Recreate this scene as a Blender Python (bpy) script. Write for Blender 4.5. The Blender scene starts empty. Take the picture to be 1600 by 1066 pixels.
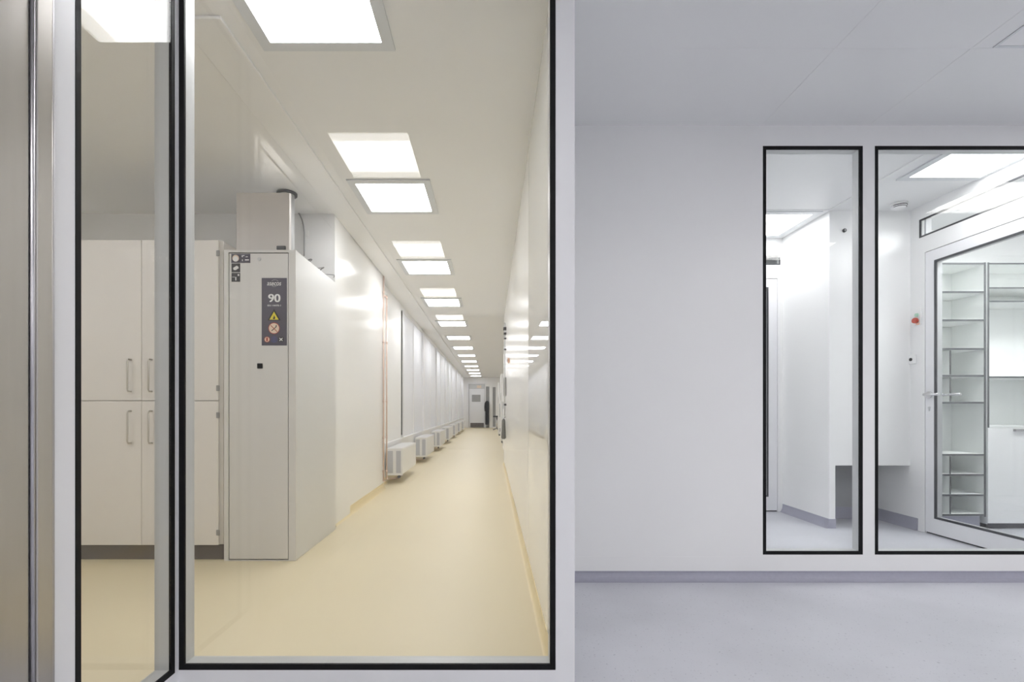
import bpy, bmesh, math, random
from mathutils import Vector, Matrix
random.seed(7)
SC = bpy.context.scene
COL = SC.collection
PI = math.pi

# ------------------------------------------------------------------ camera model (metres, y = depth)
E = 0.96            # eye height
HC = 2.55           # ceiling height
F = 755.0           # focal length in pixels of a 1600 px wide frame
VX, VY = 766.5, 639.0

cam = bpy.data.cameras.new('camera'); camo = bpy.data.objects.new('camera', cam); COL.objects.link(camo)
cam.sensor_width = 36.0; cam.sensor_fit = 'HORIZONTAL'
cam.lens = F / 1600 * 36
cam.shift_x = (800 - VX) / 1600
cam.shift_y = (VY - 533) / 1600
cam.clip_start = 0.02; cam.clip_end = 100
camo.location = (0, 0, E); camo.rotation_euler = (PI / 2, 0, 0)
SC.camera = camo

SC.view_settings.view_transform = 'Standard'
SC.view_settings.look = 'None'
SC.view_settings.gamma = 1.0
SC.view_settings.use_curve_mapping = False
SC.view_settings.exposure = 0.3
cy = SC.cycles
cy.max_bounces = 14; cy.diffuse_bounces = 8; cy.glossy_bounces = 6
cy.transparent_max_bounces = 32; cy.transmission_bounces = 12
cy.use_denoising = True
cy.caustics_reflective = False; cy.caustics_refractive = False
cy.sample_clamp_indirect = 6.0

W = bpy.data.worlds.new('world'); SC.world = W; W.use_nodes = True
W.node_tree.nodes['Background'].inputs[0].default_value = (0.5, 0.52, 0.55, 1)
W.node_tree.nodes['Background'].inputs[1].default_value = 0.25

# ------------------------------------------------------------------ materials
def srgb(r, g, b):
    f = lambda c: c / 12.92 if c <= .04045 else ((c + .055) / 1.055) ** 2.4
    return (f(r / 255), f(g / 255), f(b / 255), 1)

def mat(name, col, rough=.5, metal=0., spec=.5, noise=0., nscale=8., bump=0., coat=0., aniso=None):
    m = bpy.data.materials.new(name); m.use_nodes = True
    nt = m.node_tree; b = nt.nodes['Principled BSDF']
    b.inputs['Base Color'].default_value = col
    b.inputs['Roughness'].default_value = rough
    b.inputs['Metallic'].default_value = metal
    b.inputs['Specular IOR Level'].default_value = spec
    if coat: b.inputs['Coat Weight'].default_value = coat; b.inputs['Coat Roughness'].default_value = .04
    if noise or bump:
        tc = nt.nodes.new('ShaderNodeTexCoord'); mp = nt.nodes.new('ShaderNodeMapping')
        nt.links.new(tc.outputs['Object'], mp.inputs['Vector'])
        if aniso: mp.inputs['Scale'].default_value = aniso
        n = nt.nodes.new('ShaderNodeTexNoise'); n.inputs['Scale'].default_value = nscale; n.inputs['Detail'].default_value = 5
        nt.links.new(mp.outputs['Vector'], n.inputs['Vector'])
        if noise:
            mx = nt.nodes.new('ShaderNodeMix'); mx.data_type = 'RGBA'
            lo = tuple(c * (1 - noise) for c in col[:3]) + (1,); hi = tuple(min(1, c * (1 + noise)) for c in col[:3]) + (1,)
            mx.inputs[6].default_value = lo; mx.inputs[7].default_value = hi
            nt.links.new(n.outputs['Fac'], mx.inputs[0]); nt.links.new(mx.outputs[2], b.inputs['Base Color'])
        if bump:
            bp = nt.nodes.new('ShaderNodeBump'); bp.inputs['Strength'].default_value = bump; bp.inputs['Distance'].default_value = .002
            nt.links.new(n.outputs['Fac'], bp.inputs['Height']); nt.links.new(bp.outputs['Normal'], b.inputs['Normal'])
    return m

def emit(name, col, s):
    m = bpy.data.materials.new(name); m.use_nodes = True
    nt = m.node_tree; nt.nodes.clear()
    e = nt.nodes.new('ShaderNodeEmission'); o = nt.nodes.new('ShaderNodeOutputMaterial')
    e.inputs[0].default_value = col; e.inputs[1].default_value = s
    nt.links.new(e.outputs[0], o.inputs[0]); return m

def glass(name, tint, f0=.018, rough=0.0, graze=.5):
    """clear anti-reflection coated pane: transparent body with a Schlick surface reflection"""
    m = bpy.data.materials.new(name); m.use_nodes = True
    nt = m.node_tree; nt.nodes.clear()
    o = nt.nodes.new('ShaderNodeOutputMaterial'); mx = nt.nodes.new('ShaderNodeMixShader')
    t = nt.nodes.new('ShaderNodeBsdfTransparent'); g = nt.nodes.new('ShaderNodeBsdfGlossy')
    t.inputs[0].default_value = tint; g.inputs['Roughness'].default_value = rough
    lw = nt.nodes.new('ShaderNodeLayerWeight'); lw.inputs['Blend'].default_value = .5
    p = nt.nodes.new('ShaderNodeMath'); p.operation = 'POWER'; p.inputs[1].default_value = 5
    a = nt.nodes.new('ShaderNodeMath'); a.operation = 'MULTIPLY_ADD'; a.inputs[1].default_value = graze; a.inputs[2].default_value = f0
    nt.links.new(lw.outputs['Facing'], p.inputs[0]); nt.links.new(p.outputs[0], a.inputs[0])
    nt.links.new(a.outputs[0], mx.inputs[0]); nt.links.new(t.outputs[0], mx.inputs[1]); nt.links.new(g.outputs[0], mx.inputs[2])
    nt.links.new(mx.outputs[0], o.inputs[0]); return m

M = {}
M['white'] = mat('white_panel', (.84, .84, .84, 1), .35, noise=.012, nscale=2)
M['white_ceiling'] = mat('white_ceiling', (.83, .83, .825, 1), .45, noise=.012, nscale=2)
M['lobby_ceiling'] = mat('lobby_ceiling', (.80, .805, .81, 1), .4, noise=.012, nscale=2)
M['gloss_white'] = mat('gloss_white_panel', (.82, .825, .82, 1), .01, spec=.7, noise=.01, nscale=2)
M['satin_white'] = mat('satin_white_panel', (.83, .83, .82, 1), .2, spec=.2, noise=.01, nscale=2)
M['frame_white'] = mat('white_frame', (.80, .80, .82, 1), .3)
M['reveal'] = mat('reveal_grey', (.62, .63, .63, 1), .35)
M['black'] = mat('black_gasket', (.004, .004, .005, 1), .6, spec=.25)
M['dark_gasket'] = mat('dark_gasket', (.035, .037, .042, 1), .4)
M['yellow_floor'] = mat('cream_epoxy_floor', srgb(223, 211, 180), .45, noise=.03, nscale=1.2, bump=.03)
M['yellow_cove'] = mat('cream_cove', srgb(226, 210, 168), .35)
M['steel'] = mat('brushed_steel', (.52, .50, .48, 1), .3, metal=1., noise=.12, nscale=3, bump=.05, aniso=(6, 6, .6))
M['steel_edge'] = mat('steel_edge', (.50, .49, .52, 1), .35, metal=1.)
M['chrome'] = mat('satin_chrome', (.65, .65, .66, 1), .22, metal=1.)
M['cream'] = mat('cream_laminate', (.74, .71, .68, 1), .4, noise=.01, nscale=3)
M['handle'] = mat('beige_metal', (.52, .49, .44, 1), .35, metal=.3)
M['plinth'] = mat('dark_plinth', (.13, .115, .11, 1), .5)
M['safety'] = mat('light_grey_lacquer', (.66, .65, .635, 1), .35, noise=.01)
M['safety_side'] = mat('pale_grey_lacquer', (.66, .665, .66, 1), .4)
M['seam'] = mat('dark_seam', (.05, .05, .05, 1), .6)
M['galv'] = mat('galvanised_sheet', (.60, .57, .55, 1), .4, metal=.35, noise=.06, nscale=5)
M['dark_grey'] = mat('dark_grey_plastic', (.07, .07, .075, 1), .5)
M['grey'] = mat('mid_grey', (.3, .3, .3, 1), .5)
M['lgrey'] = mat('light_grey', (.55, .56, .57, 1), .4)
M['sign'] = mat('sign_slate', srgb(84, 80, 92), .4)
M['sign_white'] = mat('sign_white', (.8, .8, .8, 1), .5)
M['sign_yellow'] = mat('sign_yellow', srgb(222, 205, 60), .5)
M['sign_black'] = mat('sign_black', (.02, .02, .02, 1), .5)
M['sign_red'] = mat('sign_red', srgb(165, 70, 60), .5)
M['sign_tan'] = mat('sign_tan', srgb(225, 205, 185), .5)
M['sign_blue'] = mat('sign_blue', srgb(70, 85, 160), .5)
M['copper'] = mat('copper_pipe', (.74, .58, .50, 1), .4, metal=.3, noise=.1, nscale=20)
M['radiator'] = mat('radiator_white', (.78, .78, .78, 1), .35)
M['grille'] = mat('radiator_grille', (.48, .49, .53, 1), .5)
M['frosted'] = mat('frosted_pale_pane', (.80, .815, .87, 1), .5, noise=.03, nscale=1.5, aniso=(1, 6, .2))
M['far_door'] = mat('grey_door', (.74, .75, .78, 1), .4)
M['red'] = mat('red_button', srgb(190, 70, 45), .4)
M['green'] = mat('pale_green_lens', srgb(170, 205, 185), .3)
M['orange'] = mat('orange_plastic', srgb(232, 190, 165), .4)
M['cloth_black'] = mat('black_cloth', (.012, .012, .015, 1), .9)
M['cloth_grey'] = mat('grey_cloth', (.17, .17, .16, 1), .9, noise=.2, nscale=30)
M['shelf_white'] = mat('shelf_white', (.84, .855, .845, 1), .4)
M['shelf_edge'] = mat('shelf_edge_grey', (.075, .08, .085, 1), .5)
M['glass'] = glass('clear_glass', (.986, .989, .986, 1))
M['glass_warm'] = glass('clear_glass_partition', (.984, .984, .978, 1))
M['glass_door'] = glass('clear_glass_door', (.982, .986, .985, 1), .018)
M['light_frame'] = mat('light_frame', (.66, .68, .70, 1), .35)
M['lamp'] = emit('corridor_lamp', (.985, .985, 1.02, 1), 13)
M['lamp_lobby'] = emit('lobby_lamp', (1, .982, .965, 1), 11.8)
M['fill_store'] = emit('store_fill', (.985, .99, 1, 1), 21)
M['fill_niche'] = emit('niche_fill', (.985, .985, 1.02, 1), 8.3)
M['lamp_room'] = emit('room_lamp', (.99, .99, 1, 1), 8.6)

def speckle_floor():
    m = mat('blue_grey_floor', srgb(204, 205, 212), .32)
    nt = m.node_tree; b = nt.nodes['Principled BSDF']
    tc = nt.nodes.new('ShaderNodeTexCoord')
    n1 = nt.nodes.new('ShaderNodeTexNoise'); n1.inputs['Scale'].default_value = 90; n1.inputs['Detail'].default_value = 2
    n2 = nt.nodes.new('ShaderNodeTexNoise'); n2.inputs['Scale'].default_value = 2.2; n2.inputs['Detail'].default_value = 4
    for n in (n1, n2): nt.links.new(tc.outputs['Object'], n.inputs['Vector'])
    r = nt.nodes.new('ShaderNodeValToRGB'); r.color_ramp.elements[0].position = .24; r.color_ramp.elements[1].position = .36
    r.color_ramp.elements[0].color = srgb(160, 161, 172); r.color_ramp.elements[1].color = srgb(204, 205, 212)
    nt.links.new(n1.outputs['Fac'], r.inputs[0])
    r2 = nt.nodes.new('ShaderNodeValToRGB'); r2.color_ramp.elements[0].position = .35; r2.color_ramp.elements[1].position = .65
    r2.color_ramp.elements[0].color = (.9, .9, .9, 1); r2.color_ramp.elements[1].color = (1, 1, 1, 1)
    nt.links.new(n2.outputs['Fac'], r2.inputs[0])
    mx = nt.nodes.new('ShaderNodeMix'); mx.data_type = 'RGBA'; mx.blend_type = 'MULTIPLY'; mx.inputs[0].default_value = 1
    nt.links.new(r.outputs[0], mx.inputs[6]); nt.links.new(r2.outputs[0], mx.inputs[7])
    nt.links.new(mx.outputs[2], b.inputs['Base Color'])
    return m
M['blue_floor'] = speckle_floor()
M['blue_cove'] = mat('blue_grey_cove', srgb(160, 160, 174), .4, noise=.08, nscale=60)

# ------------------------------------------------------------------ mesh helpers
class MB:
    def __init__(s): s.bm = bmesh.new()
    def box(s, x0, x1, y0, y1, z0, z1, bev=0., seg=2):
        b = bmesh.new()
        bmesh.ops.create_cube(b, size=1)
        bmesh.ops.scale(b, vec=(x1 - x0, y1 - y0, z1 - z0), verts=b.verts)
        bmesh.ops.translate(b, vec=((x0 + x1) / 2, (y0 + y1) / 2, (z0 + z1) / 2), verts=b.verts)
        if bev: bmesh.ops.bevel(b, geom=b.edges[:], offset=bev, segments=seg, affect='EDGES', profile=.5)
        s._add(b); return s
    def _add(s, b):
        me = bpy.data.meshes.new('t'); b.to_mesh(me); b.free(); s.bm.from_mesh(me); bpy.data.meshes.remove(me)
    def tube(s, pts, r, n=10, cap=True):
        """round bar through a list of points"""
        pts = [Vector(p) for p in pts]; rings = []
        for i, p in enumerate(pts):
            d = (pts[min(i + 1, len(pts) - 1)] - pts[max(i - 1, 0)]).normalized()
            up = Vector((0, 0, 1)) if abs(d.z) < .9 else Vector((1, 0, 0))
            a = d.cross(up).normalized(); c = d.cross(a).normalized()
            rr = r[i] if isinstance(r, (list, tuple)) else r
            rings.append([s.bm.verts.new(p + (a * math.cos(2 * PI * k / n) + c * math.sin(2 * PI * k / n)) * rr) for k in range(n)])
        for A, B in zip(rings, rings[1:]):
            for k in range(n):
                f = s.bm.faces.new((A[k], A[(k + 1) % n], B[(k + 1) % n], B[k])); f.smooth = True
        if cap: s.bm.faces.new(rings[0][::-1]); s.bm.faces.new(rings[-1])
        return s
    def disc(s, c, axis, r, h, n=28):
        c = Vector(c); a = Vector(axis).normalized() * (h / 2)
        return s.tube([c - a, c + a], r, n)
    def prism(s, poly, fn, d0, d1):
        """extrude 2-D poly (u,v) between d0 and d1; fn(u,v,d)->xyz"""
        A = [s.bm.verts.new(fn(u, v, d0)) for u, v in poly]; B = [s.bm.verts.new(fn(u, v, d1)) for u, v in poly]
        n = len(poly)
        for k in range(n): s.bm.faces.new((A[k], A[(k + 1) % n], B[(k + 1) % n], B[k]))
        s.bm.faces.new(A[::-1]); s.bm.faces.new(B); return s
    def ring(s, u0, u1, v0, v1, w, d0, d1, fn):
        """rectangular picture-frame ring, w = bar width; fn(u,v,d) gives xyz with axis-aligned output"""
        for (a, b, c, e) in ((u0, u1, v0, v0 + w), (u0, u1, v1 - w, v1), (u0, u0 + w, v0 + w, v1 - w), (u1 - w, u1, v0 + w, v1 - w)):
            s.fbox(a, b, c, e, d0, d1, fn)
        return s
    def fbox(s, u0, u1, v0, v1, d0, d1, fn, bev=0.):
        p = fn(u0, v0, d0); q = fn(u1, v1, d1)
        lo = [min(a, b) for a, b in zip(p, q)]; hi = [max(a, b) for a, b in zip(p, q)]
        return s.box(lo[0], hi[0], lo[1], hi[1], lo[2], hi[2], bev)
    def obj(s, name, m, parent=None, smooth=False):
        bmesh.ops.recalc_face_normals(s.bm, faces=s.bm.faces)
        me = bpy.data.meshes.new(name); s.bm.to_mesh(me); s.bm.free()
        if smooth:
            for p in me.polygons: p.use_smooth = True
        me.materials.append(M[m] if isinstance(m, str) else m)
        o = bpy.data.objects.new(name, me); COL.objects.link(o)
        if parent is not None:
            o.parent = parent
            o.matrix_parent_inverse = world_of(parent).inverted()
        return o

def world_of(o):
    m = Matrix.Translation(o.location) @ o.rotation_euler.to_matrix().to_4x4()
    if o.parent is not None: m = world_of(o.parent) @ o.matrix_parent_inverse @ m
    return m

FY = lambda u, v, d: (u, d, v)      # wall facing the camera: u = x, v = z, d = y
FX = lambda u, v, d: (d, u, v)      # wall along the view axis: u = y, v = z, d = x
FZ = lambda u, v, d: (u, v, d)

def box(name, m, x0, x1, y0, y1, z0, z1, parent=None, bev=0.):
    return MB().box(x0, x1, y0, y1, z0, z1, bev).obj(name, m, parent)

def tag(o, label, cat, group=None):
    o['label'] = label; o['category'] = cat
    if group: o['group'] = group
    return o
def thing(name, loc, label, cat, group=None):
    o = bpy.data.objects.new(name, None); COL.objects.link(o); o.location = loc; o.empty_display_size = .1
    return tag(o, label, cat, group)
def struct(o, label=None, cat=None):
    o['kind'] = 'structure'
    if label: o['label'] = label
    if cat: o['category'] = cat
    return o
def sempty(name, loc, label=None, cat=None):
    o = bpy.data.objects.new(name, None); COL.objects.link(o); o.location = loc; o.empty_display_size = .1
    return struct(o, label, cat)
def copy_tree(root, loc):
    r = root.copy(); COL.objects.link(r); r.location = loc
    for ch in list(root.children):
        c = ch.copy(); COL.objects.link(c); c.parent = r; c.matrix_parent_inverse = ch.matrix_parent_inverse.copy()
        for g in list(ch.children):
            d = g.copy(); COL.objects.link(d); d.parent = c; d.matrix_parent_inverse = g.matrix_parent_inverse.copy()
    return r

def plate_with_holes(mb, u0, u1, v0, v1, holes, d0, d1, fn):
    """wall slab cut round rectangular holes (hu0,hu1,hv0,hv1), holes sorted by u and not overlapping in u"""
    u = u0
    for (a, b, c, e) in sorted(holes):
        if a > u: mb.fbox(u, a, v0, v1, d0, d1, fn)
        if c > v0: mb.fbox(a, b, v0, c, d0, d1, fn)
        if e < v1: mb.fbox(a, b, e, v1, d0, d1, fn)
        u = b
    if u < u1: mb.fbox(u, u1, v0, v1, d0, d1, fn)
    return mb

def flush_window(name, u0, u1, v0, v1, front, back, fn, gm, label, w=.018, w2=None):
    """double-glazed flush window: black border on the front face, pale reveal, two panes"""
    o = sempty(name, fn((u0 + u1) / 2, v0, front), label, 'window')
    s = 1 if back > front else -1
    MB().ring(u0 + .0005, u1 - .0005, v0 + .0005, v1 - .0005, w, front - s * .001, front + s * .008, fn).obj('black_border', 'black', o)
    MB().ring(u0 + .0005, u1 - .0005, v0 + .0005, v1 - .0005, w, front + s * .0082, back - s * .0005, fn).obj('reveal', 'reveal', o)
    MB().fbox(u0 + w, u1 - w, v0 + w, v1 - w, front + s * .0005, front + s * .0065, fn).obj('glass_pane', gm, o)
    MB().fbox(u0 + w, u1 - w, v0 + w, v1 - w, back - s * .0145, back - s * .0085, fn).obj('glass_pane', gm, o)
    return o

# ------------------------------------------------------------------ dimensions of the shell
P0, P1 = 1.60, 1.655          # glass partition in front of the corridor (y)
LX0, LX1 = -1.034, -1.089     # lobby wall on the steel door side (x)
RX0, RX1 = .229, .2787        # corridor wall beside the lobby (x)
B0, B1 = 2.71, 2.765          # lobby wall with the two windows (y)
CX = -1.28                    # corridor wall on the window side (x)
NY = 3.94                     # back wall of the cupboard niche (y)
END = 24.5                    # end of the corridor
WTOP, WBOT = 2.435, .095

# floors
m = MB(); m.box(LX0 - .02, 5.3, -8, P0 + .02, -.12, 0); m.box(RX1 - .03, 5.3, P0 + .02, 5.6, -.12, 0)
struct(m.obj('floor', 'blue_floor'), 'pale blue-grey speckled floor of the lobby and white rooms', 'floor')
m = MB(); m.box(-3.65, LX0 - .02, .4, P0 + .02, -.12, 0); m.box(-3.65, RX1 - .03, P0 + .02, END + 2, -.12, 0); m.box(RX1 - .03, 1.6, 8.4, END + 2, -.12, 0)
struct(m.obj('floor_corridor', 'yellow_floor'), 'cream yellow epoxy floor of the long corridor', 'floor')
# ceilings
m = MB(); m.box(-3.65, LX0 - .02, .4, P0 + .02, HC, HC + .12); m.box(-3.65, RX1 - .03, P0 + .02, END + 2, HC, HC + .12); m.box(RX1 - .03, 1.6, 8.4, END + 2, HC, HC + .12)
struct(m.obj('ceiling_corridor', 'white_ceiling'), 'off-white ceiling of the long corridor with a row of square lights', 'ceiling')
m = MB(); m.box(LX0 - .02, 5.3, -8, P0 + .02, HC, HC + .12); m.box(RX1 - .03, 5.3, P0 + .02, 5.6, HC, HC + .12)
for x in (1.52, 2.12, 3.02): m.box(x - .002, x + .002, -3, B0 - .002, HC - .0012, HC + .001)      # panel joints
for y in (.93, 1.53, 2.13): m.box(.8, 4.6, y - .002, y + .002, HC - .001, HC + .001)
m.box(2.70, 2.712, B1 + .002, 3.86, HC - .006, HC + .001)
m.box(.9, 2.712, 3.855, 3.867, HC - .006, HC + .001)
struct(m.obj('ceiling', 'lobby_ceiling'), 'pale grey panelled ceiling of the lobby and white rooms', 'ceiling')

# partition wall in front of the corridor, with pane 2
m = MB(); plate_with_holes(m, LX0, RX1, 0, HC, [(LX0 + .0015, .2155, WBOT, WTOP)], P0, P1, FY)
struct(m.obj('wall_front', 'frame_white'), 'white framed partition around the large corridor window', 'wall')
flush_window('window_1', LX0 + .0015, .2155, WBOT, WTOP, P0, P1, FY, 'glass_warm', 'tall wide black bordered glass pane looking into the yellow-floored corridor')
# lobby side wall with the narrow pane and the steel door
m = MB(); plate_with_holes(m, -8, P1, 0, HC, [(1.2025, 1.582, WBOT, WTOP)], LX1, LX0, FX)
struct(m.obj('wall_left', 'frame_white'), 'white side wall with a narrow window beside the steel door', 'wall')
flush_window('window_2', 1.2025, 1.582, WBOT, WTOP, LX0, LX1, FX, 'glass_warm', 'narrow black bordered pane beside the steel door, cupboard behind it', .0165)

# stainless steel door and jamb on the side wall
d = sempty('door_1', (LX0, .6, 0), 'brushed stainless steel door and jamb at the edge of the white wall', 'door')
box('door_leaf', 'steel', LX0 + .001, LX0 + .012, .10, 1.070, .012, 2.12, d, .002)
box('kick_panel', 'steel', LX0 + .0122, LX0 + .0132, .13, 1.045, .03, .845, d)
box('jamb', 'steel', LX0 + .001, LX0 + .016, 1.083, 1.126, .0, 2.18, d, .004)
MB().tube([(LX0 + .013, 1.0765, 0), (LX0 + .013, 1.0765, 2.12)], .005, 12).obj('jamb_bead', 'steel_edge', d)
box('jamb_edge', 'steel_edge', LX0 + .001, LX0 + .011, 1.1265, 1.136, .0, 2.19, d, .003)
box('head_jamb', 'steel', LX0 + .001, LX0 + .016, .05, 1.082, 2.125, 2.18, d, .004)

# corridor wall beside the lobby: glossy panel first, satin panels after it
m = MB(); m.box(RX0, RX1, P1, 2.93, 0, HC)
struct(m.obj('wall_right', 'gloss_white'), 'glossy white corridor wall panel mirroring the row of ceiling lights', 'wall')
m = MB()
ys = [2.934, 4.73, 6.52, 8.4]
for a, b in zip(ys, ys[1:]): m.box(RX0 + .001, RX1, a, b - .004, 0, HC)
m.box(RX0 + .006, RX1 - .002, 2.93, 8.4, 0, HC)
struct(m.obj('wall_right_rear', 'satin_white'), 'satin white corridor wall panels farther along the cream floor', 'wall')
m = MB(); m.box(1.4, 1.45, 8.4, END, 0, HC); m.box(RX1, 1.45, 8.35, 8.4, 0, HC)
struct(m.obj('wall_recess', 'white'))

# cove skirting pieces
def cove(axis, at, side, a0, a1, r, top, n=7):
    """concave skirting; axis 'x' runs along x at y=at, 'y' runs along y at x=at; side = direction the toe points"""
    poly = [(0, 0), (r, 0)] + [(r - r * math.sin(t * PI / 2 / n), top - top * math.cos(t * PI / 2 / n)) for t in range(1, n)] + [(.002, top), (0, top)]
    mb = MB()
    if axis == 'x': mb.prism(poly, lambda u, v, d: (d, at + side * u, v + .0005), a0, a1)
    else: mb.prism(poly, lambda u, v, d: (at + side * u, d, v + .0005), a0, a1)
    return mb
struct(cove('x', B0, -1, RX1, 5.2, .045, .05).obj('baseboard_front', 'blue_cove'), 'blue-grey coved skirting under the windowed white wall', 'baseboard')
struct(cove('y', CX, 1, NY, 5.80, .03, .075).obj('baseboard_left', 'yellow_cove'), 'yellow coved skirting beside the cream corridor floor', 'baseboard')
struct(cove('y', -1.36, 1, 5.80, END, .03, .075).obj('baseboard_left_rear', 'yellow_cove'), 'yellow coved skirting under the row of radiators', 'baseboard')
struct(cove('y', RX0, -1, P1, 8.4, .025, .06).obj('baseboard_right', 'yellow_cove'), 'yellow coved skirting along the glossy white corridor wall', 'baseboard')

# lobby wall with the two windows
WA = (1.527, 2.0875, .142, 2.435); WBw = (2.155, 3.20, .142, 2.435)
m = MB(); plate_with_holes(m, RX1, 5.3, 0, HC, [WA, WBw], B0, B1, FY)
m.box(RX1, 5.3, B0 - .0012, B0 + .002, .05, .131)
struct(m.obj('wall_back', 'white'), 'plain white wall panel beside the two black bordered windows', 'wall')
flush_window('window_3', *WA, B0, B1, FY, 'glass', 'narrow black bordered window in the white lobby wall')
flush_window('window_4', *WBw, B0, B1, FY, 'glass', 'wide black bordered window in front of the white glazed door')

# niche and corridor window side
m = MB(); m.box(-3.65, CX, NY, NY + .06, 0, HC); m.box(-3.65, -3.6, .4, NY, 0, HC); m.box(-3.65, LX1, .35, .4, 0, HC)
struct(m.obj('wall_niche', 'white'), 'off-white niche wall behind the cupboard', 'wall')
m = MB(); m.box(CX - .06, CX, NY + .06, 5.80, 0, HC); m.box(CX - .01, CX + .012, NY - .001, 4.36, .0, HC - .001)
m.box(-1.42, CX - .06, 5.74, 5.80, 0, HC)
struct(m.obj('wall_corridor', 'satin_white'), 'glossy off-white wall stretch between the grey safety cabinet and copper pipe', 'wall')
m = MB(); m.box(-1.42, -1.36, 5.80, END, 0, .50); m.box(-1.42, -1.345, 5.80, END, .50, .522, .003)
m.box(-1.42, -1.36, 5.80, END, 2.47, HC); m.box(-1.42, -1.362, 5.80, 6.345, .522, 2.47); m.box(-1.42, -1.358, 6.365, 7.34, .522, 2.47)
struct(m.obj('wall_parapet', 'white'), 'white parapet and sill under the corridor windows', 'wall')
box('trim_1', 'dark_gasket', -1.40, -1.359, 6.346, 6.364, .60, 2.42)['kind'] = 'structure'
nwin = 0
y = 7.34
while y < END - .3:
    y1 = min(y + 2.35, END)
    w = sempty('window_%d' % (5 + nwin), (-1.38, (y + y1) / 2, .522), 'pale frosted corridor window, %s after the copper pipe' % ['first', 'second', 'third', 'fourth', 'fifth', 'sixth', 'seventh', 'eighth'][nwin], 'window')
    if nwin == 0: box('gasket', 'black', -1.40, -1.352, y + .001, y + .045, .56, 2.45, w)
    box('post', 'frame_white', -1.41, -1.335, y + (.046 if nwin == 0 else .001), y + .10, .5225, 2.469, w, .003)
    mid = (y + .10 + y1) / 2
    box('pane', 'frosted', -1.40, -1.372, y + .10, mid - .02, .5225, 2.469, w)
    box('pane', 'frosted', -1.40, -1.372, mid + .02, y1 - .001, .5225, 2.469, w)
    box('mullion', 'frame_white', -1.41, -1.358, mid - .02, mid + .02, .5225, 2.469, w, .002)
    nwin += 1; y = y1
# shallow ceiling trunking on the window side
box('trim_2', 'white_ceiling', -1.27, -1.09, 1.95, END - .01, HC - .014, HC - .0005, None, .004)['kind'] = 'structure'

# ------------------------------------------------------------------ ceiling lights
ORD = ['first', 'second', 'third', 'fourth', 'fifth', 'sixth', 'seventh', 'eighth', 'ninth', 'tenth', 'eleventh', 'twelfth', 'thirteenth', 'fourteenth']
def light(cx, cy, label, group, lamp, L=.48, fr=.05, lw=None):
    t = thing('ceiling_light', (cx, cy, HC - .012), label, 'ceiling light', group)
    h = L / 2
    MB().ring(cx - h - fr, cx + h + fr, cy - h - fr, cy + h + fr, fr, HC - .010, HC - .0006, FZ).obj('frame', 'light_frame', t)
    box('diffuser', lamp, cx - h, cx + h, cy - h, cy + h, HC - .007, HC - .0006, t)
    return t
l0 = light(-.71, 1.845, 'square ceiling light closest to the glass partition, cut by the top edge', 'corridor ceiling lights', 'lamp')
for k in range(1, 13):
    r = copy_tree(l0, (-.71, 1.845 + 1.788 * k, HC - .012))
    r['label'] = 'square ceiling light, %s in the corridor row counted from the glass partition' % ORD[k]
# lobby lights seen as reflections, then unseen columns added to brighten the lobby
lb = light(-.705, .21, 'square lobby ceiling light over the viewer, mirrored in the glass partition', 'lobby ceiling lights', 'lamp_lobby', .46)
for k, (x, yy) in enumerate([(-.705, -1.57), (-.705, -3.35), (-.705, -5.13), (3.74, 1.83), (3.07, .60), (3.74, -1.74), (3.74, -3.53), (1.45, .05), (1.45, -1.74), (1.45, -3.53), (1.45, -5.32), (2.5, .05), (2.5, -1.74), (2.5, -3.53)]):
    r = copy_tree(lb, (x, yy, HC - .012)); r['label'] = 'square lobby ceiling light out of view, %s of the mirrored and the added fill copies' % ORD[k]
light(3.10, 3.06, 'square ceiling light above the white glazed door', 'white room ceiling lights', 'lamp_room')
light(2.38, 4.17, 'square ceiling light deep in the white room above the far door', 'white room ceiling lights', 'lamp_room')
light(4.25, 3.20, 'square fill light added in the shelf store, out of view', 'white room ceiling lights', 'fill_store')  # this and the next: unseen lights added to brighten the shelves
light(3.82, 3.05, 'square fill light added in the shelf store above its door, out of view', 'white room ceiling lights', 'fill_store')
light(1.05, 3.30, 'square fill light added behind the plain white lobby wall, out of view', 'white room ceiling lights', 'lamp_room')  # two unseen lights added to lift the white room's brightness
light(1.05, 4.15, 'square fill light added near the back wall of the white room, out of view', 'white room ceiling lights', 'lamp_room')
light(-2.86, 1.845, 'square fill light added in the cupboard niche, out of view', 'corridor ceiling lights', 'fill_niche')  # both niche lights are unseen, added to brighten the cupboard fronts
light(-2.95, .95, 'square fill light added at the closed end of the niche, out of view', 'corridor ceiling lights', 'fill_niche')

t = thing('ceiling_filter_panel', (2.50, 1.83, HC), 'pale grey filter panel in the lobby ceiling above the wide window', 'ceiling panel')
MB().ring(2.205, 2.80, 1.535, 2.122, .012, HC - .005, HC - .0014, FZ).obj('frame', 'light_frame', t)
box('filter_face', 'lobby_ceiling', 2.218, 2.787, 1.548, 2.109, HC - .004, HC - .0014, t)

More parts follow.
